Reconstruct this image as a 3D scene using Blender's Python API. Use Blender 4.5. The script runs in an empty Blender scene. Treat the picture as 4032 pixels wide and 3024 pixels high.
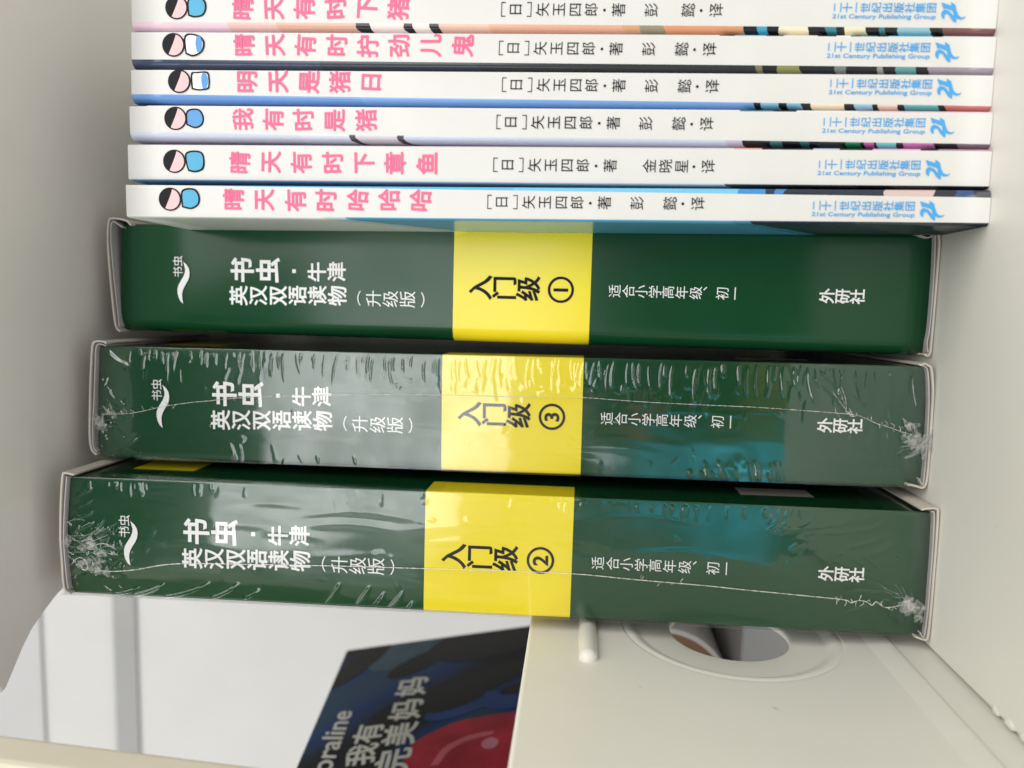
import bpy, bmesh, math, random
import numpy as np
from mathutils import Matrix, Vector, Euler

S = bpy.context.scene
COL = S.collection
R = math.radians
MM = 0.001

# ------------------------------------------------------------------ camera
cam_d = bpy.data.cameras.new('camera')
cam = bpy.data.objects.new('camera', cam_d)
COL.objects.link(cam)
S.camera = cam
CAM_POS = Vector((-0.023921, -0.191029, 0.093877))
PITCH, YAW, ROLL = 0.0852768, 0.1104242, -0.0355017
base_m = Matrix(((0, -1, 0), (0, 0, 1), (-1, 0, 0)))
rot = (Matrix.Rotation(YAW, 3, 'Z') @ Matrix.Rotation(PITCH, 3, 'X') @ base_m
       @ Matrix.Rotation(ROLL, 3, 'Z'))
right, down, fwd = rot.col[0], rot.col[1], rot.col[2]
m = Matrix((right, -down, -fwd)).transposed().to_4x4()
m.translation = CAM_POS
cam.matrix_world = m
cam_d.sensor_width = 36
cam_d.lens = 36 * 3000 / 4032
cam_d.clip_start = 0.005
cam_d.clip_end = 60
cam_d.dof.use_dof = True
cam_d.dof.focus_distance = 0.203
cam_d.dof.aperture_fstop = 10.5

# ------------------------------------------------------------------ world: the room seen in the gloss
W = bpy.data.worlds.new('World')
S.world = W
W.use_nodes = True
nt = W.node_tree
nt.nodes.clear()
out = nt.nodes.new('ShaderNodeOutputWorld')
bg = nt.nodes.new('ShaderNodeBackground')
nt.links.new(bg.outputs[0], out.inputs[0])
tc = nt.nodes.new('ShaderNodeTexCoord')


def dirvec(az, el):   # az: degrees from -Y towards -X
    return (-math.sin(R(az)) * math.cos(R(el)), -math.cos(R(az)) * math.cos(R(el)), math.sin(R(el)))


nz = nt.nodes.new('ShaderNodeTexNoise')
nz.inputs['Scale'].default_value = 7.0
nz.inputs['Detail'].default_value = 4.0
nt.links.new(tc.outputs['Generated'], nz.inputs['Vector'])
wob = nt.nodes.new('ShaderNodeMixRGB')
wob.blend_type = 'LINEAR_LIGHT'
wob.inputs[0].default_value = 0.13
nt.links.new(tc.outputs['Generated'], wob.inputs[1])
nt.links.new(nz.outputs['Color'], wob.inputs[2])


def patch(prev, az, el, r_in, r_out, col, stretch=(1, 1, 1)):
    mp = nt.nodes.new('ShaderNodeVectorMath')
    mp.operation = 'SUBTRACT'
    nt.links.new(wob.outputs[0], mp.inputs[0])
    mp.inputs[1].default_value = dirvec(az, el)
    sc = nt.nodes.new('ShaderNodeVectorMath')
    sc.operation = 'MULTIPLY'
    nt.links.new(mp.outputs[0], sc.inputs[0])
    sc.inputs[1].default_value = stretch
    ln = nt.nodes.new('ShaderNodeVectorMath')
    ln.operation = 'LENGTH'
    nt.links.new(sc.outputs[0], ln.inputs[0])
    mr = nt.nodes.new('ShaderNodeMapRange')
    mr.interpolation_type = 'SMOOTHSTEP'
    mr.inputs['From Min'].default_value = r_in
    mr.inputs['From Max'].default_value = r_out
    mr.inputs['To Min'].default_value = 1
    mr.inputs['To Max'].default_value = 0
    nt.links.new(ln.outputs['Value'], mr.inputs['Value'])
    mx = nt.nodes.new('ShaderNodeMixRGB')
    nt.links.new(mr.outputs[0], mx.inputs[0])
    nt.links.new(prev, mx.inputs[1])
    mx.inputs[2].default_value = (*col, 1)
    return mx.outputs[0]


rgb = nt.nodes.new('ShaderNodeRGB')
rgb.outputs[0].default_value = (0.60, 0.59, 0.57, 1)
c = rgb.outputs[0]
c = patch(c, 0, 55, 0.40, 0.75, (0.10, 0.10, 0.10))                 # dim ceiling corner above the window
c = patch(c, 0, -64, 0.45, 0.80, (1.45, 1.40, 1.38))                   # low glow added to brighten the top board's underside
c = patch(c, 0, -14, 0.20, 0.42, (0.10, 0.11, 0.10), (1, 1, 1.2))     # dark front of the photographer
c = patch(c, 19, 15, 0.10, 0.17, (0.95, 1.0, 0.93), (1.5, 1, .75))    # wall beside the window
c = patch(c, 9, -1, 0.04, 0.12, (0.55, 0.50, 0.47), (0.9, 1, 1.8))    # arm, phone, things behind
c = patch(c, 5.5, -6, 0.02, 0.06, (0.55, 0.20, 0.17), (1, 1, 1.2))
c = patch(c, 4.5, -13, 0.02, 0.05, (0.42, 0.34, 0.12), (1, 1, .8))
c = patch(c, 11.6, -12.2, 0.045, 0.125, (0.26, 1.15, 1.55), (1.1, 1, .68))  # blue shirt
c = patch(c, 11, -15, 0.02, 0.07, (0.45, 2.3, 3.1), (1.5, 1, .9))
c = patch(c, 12.2, -8, 0.01, 0.035, (0.45, 0.35, 0.36), (1.5, 1, 1))
c = patch(c, 9.6, -3, 0.008, 0.03, (2.4, 2.7, 2.9), (2.2, 1, .7))
# the room is cluttered: break every patch up
st_ = nt.nodes.new('ShaderNodeMapping')
st_.inputs['Scale'].default_value = (1.0, 1.0, 0.45)
nt.links.new(tc.outputs['Generated'], st_.inputs[0])
n2_ = nt.nodes.new('ShaderNodeTexNoise')
n2_.inputs['Scale'].default_value = 26.0
n2_.inputs['Detail'].default_value = 6.0
n2_.inputs['Roughness'].default_value = 0.62
nt.links.new(st_.outputs[0], n2_.inputs['Vector'])
m2_ = nt.nodes.new('ShaderNodeMapRange')
m2_.inputs['From Min'].default_value = 0.36
m2_.inputs['From Max'].default_value = 0.66
m2_.inputs['To Min'].default_value = 0.35
m2_.inputs['To Max'].default_value = 1.55
nt.links.new(n2_.outputs[0], m2_.inputs['Value'])
mu_ = nt.nodes.new('ShaderNodeMixRGB')
mu_.blend_type = 'MULTIPLY'
mu_.inputs[0].default_value = 1.0
nt.links.new(c, mu_.inputs[1])
nt.links.new(m2_.outputs[0], mu_.inputs[2])
nt.links.new(mu_.outputs[0], bg.inputs[0])
bg.inputs[1].default_value = 1.0


# ------------------------------------------------------------------ lamps
def area(name, pos, target, sx, sy, power, col):
    d = bpy.data.lights.new(name, 'AREA')
    d.shape = 'RECTANGLE'
    d.size, d.size_y = sx, sy
    d.energy = power
    d.color = col
    o = bpy.data.objects.new(name, d)
    COL.objects.link(o)
    o.location = pos
    o.rotation_euler = (Vector(target) - Vector(pos)).to_track_quat('-Z', 'Y').to_euler()
    return o


CEN = Vector((-0.04, 0.0, 0.11))
v = Vector(dirvec(-5.6, 15.5))
wl = area('window_light', CEN + v * 2.0, CEN, 1.64, 0.70, 13.8, (0.97, 0.99, 1.0))
wl.data.use_nodes = True              # uneven daylight through the window: cloud, foliage, a curtain edge
ln_ = wl.data.node_tree
em_ = next(n_ for n_ in ln_.nodes if n_.type == 'EMISSION')
ge_ = ln_.nodes.new('ShaderNodeNewGeometry')
wn_ = ln_.nodes.new('ShaderNodeTexNoise')
wn_.inputs['Scale'].default_value = 5.0
wn_.inputs['Detail'].default_value = 5.0
wn_.inputs['Roughness'].default_value = 0.6
ln_.links.new(ge_.outputs['Parametric'], wn_.inputs['Vector'])
wm_ = ln_.nodes.new('ShaderNodeMapRange')
wm_.inputs['From Min'].default_value = 0.30
wm_.inputs['From Max'].default_value = 0.68
wm_.inputs['To Min'].default_value = 0.50
wm_.inputs['To Max'].default_value = 1.40
ln_.links.new(wn_.outputs[0], wm_.inputs['Value'])
ln_.links.new(wm_.outputs[0], em_.inputs['Strength'])
v = Vector(dirvec(-42, 42))
area('room_light', CEN + v * 1.8, CEN, 2.2, 1.5, 28.0, (1.0, 0.97, 0.90))
v = Vector(dirvec(62, 24))
area('wall_fill_light', CEN + v * 2.0, CEN + Vector((-.25, .25, .12)), 1.0, 1.6, 13.0, (1.0, 0.985, 0.96))  # added fill lamp for the far wall and the shelf's underside

S.view_settings.view_transform = 'Standard'
S.view_settings.look = 'None'
S.view_settings.gamma = 1
S.view_settings.exposure = 0.13
S.view_settings.use_curve_mapping = False
S.render.engine = 'CYCLES'
S.cycles.use_denoising = True
S.cycles.denoising_prefilter = 'ACCURATE'
S.cycles.max_bounces = 8
S.cycles.transparent_max_bounces = 16
S.cycles.caustics_reflective = False
S.cycles.caustics_refractive = False


# ------------------------------------------------------------------ materials
def lin(c):
    c = c / 255
    return c / 12.92 if c <= 0.04045 else ((c + 0.055) / 1.055) ** 2.4


def srgb(r, g, b):
    return (lin(r), lin(g), lin(b), 1)


class Mat:
    def __init__(s, name):
        s.m = bpy.data.materials.new(name)
        s.m.use_nodes = True
        s.n = s.m.node_tree.nodes
        s.l = s.m.node_tree.links
        s.b = s.n['Principled BSDF']
        s.out = s.n['Material Output']

    def tex(s, kind, scale, vec=None, **kw):
        t = s.n.new(kind)
        t.inputs['Scale'].default_value = scale
        for k, v_ in kw.items():
            t.inputs[k].default_value = v_
        if vec is None:
            if not hasattr(s, 'tc'):
                s.tc = s.n.new('ShaderNodeTexCoord')
            vec = s.tc.outputs['Object']
        s.l.new(vec, t.inputs['Vector'])
        return t

    def bump(s, h, strength, dist):
        b = s.n.new('ShaderNodeBump')
        b.inputs['Strength'].default_value = strength
        b.inputs['Distance'].default_value = dist
        s.l.new(h, b.inputs['Height'])
        s.l.new(b.outputs[0], s.b.inputs['Normal'])
        return b

    def ramp(s, fac, stops, const=False):
        r = s.n.new('ShaderNodeValToRGB')
        e = r.color_ramp
        e.interpolation = 'CONSTANT' if const else 'LINEAR'
        while len(e.elements) > 1:
            e.elements.remove(e.elements[0])
        e.elements[0].position = stops[0][0]
        e.elements[0].color = stops[0][1]
        for p, c_ in stops[1:]:
            k = e.elements.new(p)
            k.color = c_
        s.l.new(fac, r.inputs[0])
        return r


def paper(name, col, rough=0.35, var=0.04, spec=0.5, bump=0.15, scale=700):
    """printed or coated board with a faint mottle, print grain and dust"""
    a = Mat(name)
    n1 = a.tex('ShaderNodeTexNoise', 60, Detail=5.0)
    lo = tuple(x * (1 - var) for x in col[:3]) + (1,)
    hi = tuple(min(1, x * (1 + var)) for x in col[:3]) + (1,)
    r = a.ramp(n1.outputs[0], [(0.3, lo), (0.7, hi)])
    a.l.new(r.outputs[0], a.b.inputs['Base Color'])
    a.b.inputs['Roughness'].default_value = rough
    a.b.inputs['Specular IOR Level'].default_value = spec
    n2 = a.tex('ShaderNodeTexNoise', scale, Detail=3.0)
    a.bump(n2.outputs[0], bump, 0.0001)
    return a.m


def plastic(name, col, rough=0.42, specks=0.5):
    a = Mat(name)
    n1 = a.tex('ShaderNodeTexNoise', 14, Detail=6.0, Roughness=0.6)
    mott = a.ramp(n1.outputs[0], [(0.3, tuple(x * .95 for x in col[:3]) + (1,)), (0.7, col)])
    # sparse dark specks and smudges
    n2 = a.tex('ShaderNodeTexNoise', 160, Detail=2.0)
    sp = a.ramp(n2.outputs[0], [(0.745, (0, 0, 0, 1)), (0.78, (specks, specks, specks, 1))])
    n3 = a.tex('ShaderNodeTexNoise', 9, Detail=5.0, Roughness=0.7)
    sm = a.ramp(n3.outputs[0], [(0.55, (0, 0, 0, 1)), (0.75, (0.22, 0.22, 0.22, 1))])
    mx = a.n.new('ShaderNodeMixRGB')
    a.l.new(sp.outputs[0], mx.inputs[0])
    a.l.new(mott.outputs[0], mx.inputs[1])
    mx.inputs[2].default_value = (0.22, 0.19, 0.15, 1)
    mx2 = a.n.new('ShaderNodeMixRGB')
    a.l.new(sm.outputs[0], mx2.inputs[0])
    a.l.new(mx.outputs[0], mx2.inputs[1])
    mx2.inputs[2].default_value = (0.50, 0.46, 0.40, 1)
    a.l.new(mx2.outputs[0], a.b.inputs['Base Color'])
    rr = a.ramp(n3.outputs[0], [(0.3, (rough - .05,) * 3 + (1,)), (0.8, (rough + .15,) * 3 + (1,))])
    a.l.new(rr.outputs[0], a.b.inputs['Roughness'])
    a.bump(n1.outputs[0], 0.12, 0.002)
    return a.m


M_SHELF = plastic('shelf_plastic', (0.715, 0.70, 0.645, 1))
M_SHELFTOP = plastic('shelf_plastic_clean', (0.74, 0.72, 0.68, 1), 0.42, 0.0)
M_POST = plastic('post_plastic', (0.66, 0.61, 0.49, 1), 0.5)  # warm light on the post is put into this beige
M_GREYPL = plastic('grey_plastic', (0.40, 0.40, 0.40, 1), 0.5)
M_WALL = plastic('wall_paint', (0.54, 0.537, 0.53, 1), 0.7, 0.0)
M_STRIPE = plastic('grey_stripe_paint', (0.30, 0.30, 0.295, 1), 0.6, 0.0)
M_WHITE = paper('white_cover_stock', (0.672, 0.664, 0.64, 1), 0.40, 0.028, 0.22)
M_PAGES = paper('page_paper', (0.74, 0.70, 0.62, 1), 0.8, 0.06)
M_GREEN = paper('green_laminate', (0.0075, 0.060, 0.022, 1), 0.15, 0.06, 0.32, 0.03, 420)
M_YELLOW = paper('yellow_print', (0.94, 0.765, 0.028, 1), 0.18, 0.015, 0.38, 0.04, 420)
M_BOARD = paper('raw_board', (0.52, 0.48, 0.42, 1), 0.8, 0.12)
M_BOARDIN = paper('raw_board_inside', (0.42, 0.40, 0.40, 1), 0.85, 0.10)
M_PINK = paper('pink_ink', (0.84, 0.155, 0.285, 1), 0.45, 0.06, 0.15)
M_BLACK = paper('black_ink', (0.012, 0.011, 0.013, 1), 0.5, 0.05, 0.12)
M_BLUE = paper('blue_ink', (0.075, 0.36, 0.74, 1), 0.45, 0.05, 0.15)
M_WINK = paper('white_ink', (0.86, 0.86, 0.86, 1), 0.3, 0.03)
M_SKIN = paper('pale_pink_ink', (0.78, 0.50, 0.52, 1), 0.36, 0.06, 0.15)
M_CORN = paper('sky_blue_ink', (0.12, 0.33, 0.66, 1), 0.36, 0.12, 0.15)
M_LBLUE = paper('light_blue_ink', (0.10, 0.40, 0.62, 1), 0.36, 0.12, 0.15)


def film_mat():
    a = Mat('clear_film')
    a.n.remove(a.b)
    tr = a.n.new('ShaderNodeBsdfTransparent')
    tr.inputs[0].default_value = (0.985, 0.985, 0.98, 1)
    gl = a.n.new('ShaderNodeBsdfGlossy')
    gl.inputs['Roughness'].default_value = 0.035
    fr = a.n.new('ShaderNodeFresnel')
    fr.inputs['IOR'].default_value = 1.5
    mu = a.n.new('ShaderNodeMath')
    mu.operation = 'MULTIPLY'
    mu.use_clamp = True
    mu.inputs[1].default_value = 1.8
    a.l.new(fr.outputs[0], mu.inputs[0])
    mx = a.n.new('ShaderNodeMixShader')
    mn = a.n.new('ShaderNodeMath')
    mn.operation = 'MINIMUM'
    mn.inputs[1].default_value = 0.30
    a.l.new(mu.outputs[0], mn.inputs[0])
    a.l.new(mn.outputs[0], mx.inputs[0])
    a.l.new(tr.outputs[0], mx.inputs[1])
    a.l.new(gl.outputs[0], mx.inputs[2])
    a.l.new(mx.outputs[0], a.out.inputs[0])
    return a.m


def crumple_mat(name, op):
    a = Mat(name)
    tr = a.n.new('ShaderNodeBsdfTransparent')
    a.b.inputs['Base Color'].default_value = (0.75, 0.75, 0.72, 1)
    a.b.inputs['Roughness'].default_value = 0.12
    a.b.inputs['Specular IOR Level'].default_value = 0.9
    n = a.tex('ShaderNodeTexNoise', 900, Detail=2.0)
    r = a.ramp(n.outputs[0], [(0.35, (op * .25,) * 3 + (1,)), (0.65, (op,) * 3 + (1,))])
    mx = a.n.new('ShaderNodeMixShader')
    a.l.new(r.outputs[0], mx.inputs[0])
    a.l.new(tr.outputs[0], mx.inputs[1])
    a.l.new(a.b.outputs[0], mx.inputs[2])
    a.l.new(mx.outputs[0], a.out.inputs[0])
    return a.m


M_FILM = film_mat()
M_SEAM = crumple_mat('film_seam_weld', 0.60)
M_KNOT = crumple_mat('film_crumple', 0.34)


def art_mat(name, stops, H=0.21, jitter=0.0016):
    """printed cover colours changing along the height of the book; stops = [(z_mm, rgb)] from top down"""
    a = Mat(name)
    a.tc = a.n.new('ShaderNodeTexCoord')
    nz_ = a.tex('ShaderNodeTexNoise', 170, Detail=3.0)
    sep = a.n.new('ShaderNodeSeparateXYZ')
    a.l.new(a.tc.outputs['Object'], sep.inputs[0])
    m1 = a.n.new('ShaderNodeMath')
    m1.operation = 'MULTIPLY_ADD'
    a.l.new(nz_.outputs[0], m1.inputs[0])
    m1.inputs[1].default_value = jitter * 2
    m1.inputs[2].default_value = -jitter
    ad = a.n.new('ShaderNodeMath')
    a.l.new(sep.outputs['Z'], ad.inputs[0])
    a.l.new(m1.outputs[0], ad.inputs[1])
    sx = a.n.new('ShaderNodeMath')       # slanted picture edges
    sx.operation = 'MULTIPLY_ADD'
    a.l.new(sep.outputs['Y'], sx.inputs[0])
    sx.inputs[1].default_value = 0.9
    a.l.new(ad.outputs[0], sx.inputs[2])
    dv = a.n.new('ShaderNodeMath')
    dv.operation = 'DIVIDE'
    a.l.new(sx.outputs[0], dv.inputs[0])
    dv.inputs[1].default_value = H
    zs_ = [z for z, _ in stops[1:]] + [0.0]         # each colour runs from its own z down to the next one
    st = [(max(0, min(1, z * MM / H)), srgb(*c_)) for z, (_, c_) in reversed(list(zip(zs_, stops)))]
    r = a.ramp(dv.outputs[0], st, True)
    a.l.new(r.outputs[0], a.b.inputs['Base Color'])
    a.b.inputs['Roughness'].default_value = 0.2
    return a.m


# ------------------------------------------------------------------ helpers
def link(name, me, mats, parent=None, smooth=False, mw=None):
    if not isinstance(mats, (list, tuple)):
        mats = [mats]
    for q in mats:
        me.materials.append(q)
    if smooth:
        me.polygons.foreach_set('use_smooth', [True] * len(me.polygons))
    o = bpy.data.objects.new(name, me)
    COL.objects.link(o)
    if parent:
        o.parent = parent
    return o


def mesh(name, V, F, mats, parent=None, smooth=False, midx=None):
    me = bpy.data.meshes.new(name)
    me.from_pydata([tuple(x) for x in V], [], F)
    me.update()
    o = link(name, me, mats, parent, smooth)
    if midx:
        me.polygons.foreach_set('material_index', midx)
    return o


def empty(name, loc, rotm=None, label=None, cat=None, group=None):
    o = bpy.data.objects.new(name, None)
    COL.objects.link(o)
    o.empty_display_size = 0.01
    mw = (rotm.to_4x4() if rotm else Matrix.Identity(4))
    mw.translation = loc
    o.matrix_world = mw
    if label:
        o['label'] = label
    if cat:
        o['category'] = cat
    if group:
        o['group'] = group
    return o


def bm_obj(name, bm, mats, parent=None, bevel=0, seg=2, smooth=False):
    if bevel:
        bmesh.ops.bevel(bm, geom=bm.edges[:], offset=bevel, segments=seg, affect='EDGES', profile=0.5)
    bmesh.ops.recalc_face_normals(bm, faces=bm.faces[:])
    me = bpy.data.meshes.new(name)
    bm.to_mesh(me)
    bm.free()
    return link(name, me, mats, parent, smooth)


def box_bm(x0, x1, y0, y1, z0, z1):
    bm = bmesh.new()
    vs = [bm.verts.new((x, y, z)) for z in (z0, z1) for y in (y0, y1) for x in (x0, x1)]
    for f in ((0, 2, 3, 1), (4, 5, 7, 6), (0, 1, 5, 4), (2, 6, 7, 3), (0, 4, 6, 2), (1, 3, 7, 5)):
        bm.faces.new([vs[i] for i in f])
    return bm


def smooth_path(pts, n=6):
    P = [Vector(p) for p in pts]
    out_ = []
    for i in range(len(P) - 1):
        p0, p1, p2, p3 = P[max(i - 1, 0)], P[i], P[i + 1], P[min(i + 2, len(P) - 1)]
        for k in range(n):
            t = k / n
            out_.append(0.5 * ((2 * p1) + (p2 - p0) * t + (2 * p0 - 5 * p1 + 4 * p2 - p3) * t * t
                               + (3 * p1 - p0 - 3 * p2 + p3) * t ** 3))
    out_.append(P[-1])
    return out_


# glyphs from Blender's own built-in font
_gc = {}


def glyph(ch, off=0.0, res=4):
    k = (ch, off)
    if k not in _gc:
        cu = bpy.data.curves.new('glyph', 'FONT')
        cu.body = ch
        cu.fill_mode = 'FRONT'
        cu.bevel_depth = max(off, 0.0)       # a bevel swells the strokes evenly
        cu.bevel_resolution = 0
        cu.resolution_u = res
        o = bpy.data.objects.new('glyph', cu)
        COL.objects.link(o)
        dg = bpy.context.evaluated_depsgraph_get()
        ev = o.evaluated_get(dg)
        me = ev.to_mesh()
        V = [(v_.co.x, v_.co.y, v_.co.z / off if off > 0 else 0.0) for v_ in me.vertices]
        F = [tuple(p.vertices) for p in me.polygons]
        ev.to_mesh_clear()
        bpy.data.objects.remove(o)
        bpy.data.curves.remove(cu)
        _gc[k] = (V, F)
    return _gc[k]


class Print:
    """flat ink on the local plane (x, z) of a spine, in mm; y0 = distance in front of the board (mm)"""

    def __init__(s, y0=0.05, shear=0.0):
        s.V, s.F, s.y0, s.sh = [], [], y0, shear

    def pt(s, x, z, w=0.0):
        return (x * MM, -(s.y0 + 0.03 * w) * MM + z * MM * s.sh, z * MM)

    def char(s, ch, x, z, size, off=0.0, rot=0.0, sx=1.0, sy=1.0, center='em', shear=0.0):
        V, F = glyph(ch, off)
        if not V:
            return
        if center == 'em':
            cx, cy = 0.5, 0.37
        else:
            cx = (min(v_[0] for v_ in V) + max(v_[0] for v_ in V)) / 2
            cy = (min(v_[1] for v_ in V) + max(v_[1] for v_ in V)) / 2
        cr, sr = math.cos(rot), math.sin(rot)
        b = len(s.V)
        for vx, vy, vw in V:
            a, c_ = (vx - cx) * size * sx, (vy - cy) * size * sy
            a += shear * c_
            s.V.append(s.pt(x + a * cr - c_ * sr, z + a * sr + c_ * cr, vw))
        s.F += [tuple(b + i for i in f) for f in F]

    def line(s, text, x, z, size, rot, width=None, off=0.0, shear=0.0, sx=1.0):
        """a run of text starting at (x,z) in direction rot; width rescales the run"""
        V, F = glyph(text, off)
        w = max(v_[0] for v_ in V)
        k = width / w if width else size
        cr, sr = math.cos(rot), math.sin(rot)
        b = len(s.V)
        for vx, vy, vw in V:
            a, c_ = vx * k + shear * vy * size, vy * size
            s.V.append(s.pt(x + a * cr - c_ * sr, z + a * sr + c_ * cr, vw))
        s.F += [tuple(b + i for i in f) for f in F]

    def poly(s, pts):
        """fill an outline (mm)"""
        bm = bmesh.new()
        vs = [bm.verts.new((p[0], p[1], 0)) for p in pts]
        es = [bm.edges.new((vs[i], vs[(i + 1) % len(vs)])) for i in range(len(vs))]
        bmesh.ops.triangle_fill(bm, use_beauty=True, use_dissolve=False, edges=es)
        bm.verts.index_update()
        b = len(s.V)
        for v_ in bm.verts:
            s.V.append(s.pt(v_.co.x, v_.co.y))
        s.F += [tuple(b + v_.index for v_ in f.verts) for f in bm.faces]
        bm.free()

    def rect(s, x0, x1, z0, z1):
        b = len(s.V)
        s.V += [s.pt(x0, z0), s.pt(x1, z0), s.pt(x1, z1), s.pt(x0, z1)]
        s.F.append((b, b + 1, b + 2, b + 3))

    def disc(s, x, z, r, rz=None, n=40, hole=0.0):
        rz = rz or r
        b = len(s.V)
        if hole:
            for i in range(n):
                t = 2 * math.pi * i / n
                s.V.append(s.pt(x + r * math.cos(t), z + rz * math.sin(t)))
                s.V.append(s.pt(x + hole * math.cos(t), z + hole * rz / r * math.sin(t)))
            s.F += [(b + 2 * i, b + (2 * i + 2) % (2 * n), b + (2 * i + 3) % (2 * n), b + 2 * i + 1) for i in range(n)]
        else:
            for i in range(n):
                t = 2 * math.pi * i / n
                s.V.append(s.pt(x + r * math.cos(t), z + rz * math.sin(t)))
            s.F.append(tuple(range(b, b + n)))

    def build(s, name, mat, parent):
        # all faces look towards -Y
        F = []
        for f in s.F:
            p = [Vector(s.V[i]) for i in f[:3]]
            n = (p[1] - p[0]).cross(p[2] - p[0])
            F.append(f if n.y < 0 else tuple(reversed(f)))
        return mesh(name, s.V, F, mat, parent)


# ------------------------------------------------------------------ the shelf unit
XP = -0.1122      # inner face of the side panel
ZT = 0.1045       # its top edge
shelf = empty('bookshelf', (XP, 0.0, 0.0), None,
              'off-white plastic shelf unit with a holed side panel, holding the books', 'bookshelf')


def loc(o):        # children keep world coordinates
    o.matrix_parent_inverse = shelf.matrix_world.inverted()
    return o


loc(bm_obj('bottom_board', box_bm(XP + .0006, 0.30, -0.12, 0.30, -0.016, 0.0), M_SHELF, shelf, 0.0012, 3))
# flashing: small lumps left on the moulded edge of the bottom board
rnd = random.Random(4)
bm = bmesh.new()
for (y, ln, h) in ((-.0235, .0032, .0007), (-.029, .0042, .0009), (-.0345, .0036, .0008), (-.0395, .004, .0009), (-.0445, .004, .0008)):
    mt = Matrix.Translation((XP + .0016, y, -0.0004)) @ Matrix.Rotation(rnd.uniform(-.25, .25), 4, 'Z') @ Matrix.Diagonal((.0020, ln * .9, h * 1.4, 1))
    g = bmesh.ops.create_icosphere(bm, subdivisions=3, radius=0.62, matrix=mt)
    for v_ in g['verts']:
        v_.co += Vector((rnd.uniform(-1, 1), rnd.uniform(-1, 1), rnd.uniform(-1, 1))) * 0.00005
loc(bm_obj('moulding_lumps', bm, M_SHELF, shelf, smooth=True))


def extruded(name, outer, holes, thick, bevel, mat, parent, mw):
    cu = bpy.data.curves.new(name, 'CURVE')
    cu.dimensions = '2D'
    cu.fill_mode = 'BOTH'
    cu.extrude = thick / 2 - bevel
    cu.bevel_depth = bevel
    cu.bevel_resolution = 3
    cu.offset = -bevel
    for pts in [outer] + holes:
        sp = cu.splines.new('POLY')
        sp.points.add(len(pts) - 1)
        for p, q in zip(sp.points, pts):
            p.co = (q[0], q[1], 0, 1)
        sp.use_cyclic_u = True
    o = bpy.data.objects.new(name, cu)
    COL.objects.link(o)
    dg = bpy.context.evaluated_depsgraph_get()
    me = bpy.data.meshes.new_from_object(o.evaluated_get(dg))
    bpy.data.objects.remove(o)
    me.transform(mw)
    me.name = name
    return link(name, me, mat, parent)


# side panel: plane x = XP, outline in (y, z), a round hole and a dished ring about it
HC = (0.0143, 0.0500)
RH, RD = 0.0158, 0.0285
out_pts = [(-0.074, -0.014), (0.20, -0.014), (0.20, ZT), (-0.074, ZT)]
hole = [(HC[0] + RD * math.cos(-t), HC[1] + RD * math.sin(-t)) for t in np.linspace(0, 2 * math.pi, 96, endpoint=False)]
# local curve (u, v, w) -> world (x = XP - thick/2 + w, y = u, z = v)
TH = 0.0028
mwp = Matrix(((0, 0, 1, XP - TH / 2), (1, 0, 0, 0), (0, 1, 0, 0), (0, 0, 0, 1)))
panel = loc(extruded('side_panel', out_pts, [hole], TH, 0.0010, M_SHELF, shelf, mwp))
rings = [(RD + .0012, -.0002), (RD, -.0001), (RD - .0004, 0), (.0276, 0), (.0272, -.00003), (.0266, -.0002), (.0252, -.0010), (.0247, -.00115), (.0243, -.0012), (RH + .0009, -.0012), (RH + .0003, -.0014), (RH, -.0018), (RH, -TH)]
V, F = [], []
N = 96
for r_, dx in rings:
    for i in range(N):
        t = 2 * math.pi * i / N
        V.append((XP + dx, HC[0] + r_ * math.cos(t), HC[1] + r_ * math.sin(t)))
for k in range(len(rings) - 1):
    for i in range(N):
        F.append((k * N + i, k * N + (i + 1) % N, (k + 1) * N + (i + 1) % N, (k + 1) * N + i))
loc(mesh('hole_rim', V, F, M_SHELF, shelf, True))
# moulded ridge low on the panel, parallel with the bottom board
prof = [(.0165, -.0003), (.0145, .0001), (.0112, .0005), (.0093, .0007), (.0086, .0006), (.0078, .0001), (.0070, -.0005)]
V, F = [], []
for y in (-0.0735, 0.1995):
    for z, dx in prof:
        V.append((XP + dx, y, z))
n = len(prof)
F = [(i, i + 1, n + i + 1, n + i) for i in range(n - 1)]
loc(mesh('panel_ridge', V, F, M_SHELF, shelf, True))
# short round peg lying along the panel
bm = bmesh.new()
bmesh.ops.create_uvsphere(bm, u_segments=24, v_segments=16, radius=0.0024,
                          matrix=Matrix.Translation((XP + .0002, -.0085, .0887)) @ Matrix.Rotation(R(90), 4, 'X'))
for v_ in bm.verts:
    if v_.co.y > -.0085:
        v_.co.y += 0.020
loc(bm_obj('shelf_peg', bm, M_SHELF, shelf, smooth=True))

# top board, seen from below; its left corner is rounded off
ZB = 0.2420
arc = [(-0.1085, -0.0152), (-0.119, -0.0150), (-0.1265, -0.0142), (-0.1305, -0.0125), (-0.1300, -0.0110), (-0.1215, -0.0040), (-0.1182, -0.0005),
       (-0.1150, 0.0050), (-0.1127, 0.0095), (-0.1105, 0.016), (-0.1090, 0.025), (-0.1085, 0.04), (-0.1085, 0.30), (0.30, 0.30), (0.30, -0.0152)]
loc(extruded('top_board', list(reversed(arc)), [], 0.014, 0.0007, M_SHELFTOP, shelf, Matrix.Translation((0, 0, ZB + .007))))
# front post, close to the camera and out of focus
bm = box_bm(-0.165, -0.121, -0.0555, -0.0450, -0.30, 0.50)
for v_ in bm.verts:
    if v_.co.x > -0.14:
        v_.co.x = -0.1230 + (v_.co.z - 0.150) * 0.0455
loc(bm_obj('front_post', bm, M_POST, shelf, 0.002, 3))
# back of the neighbouring compartment, seen through the hole
loc(bm_obj('rear_panel', box_bm(-0.40, XP - .0085, 0.205, 0.209, -0.20, 0.075), M_GREYPL, shelf, 0.0005, 1))

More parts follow.
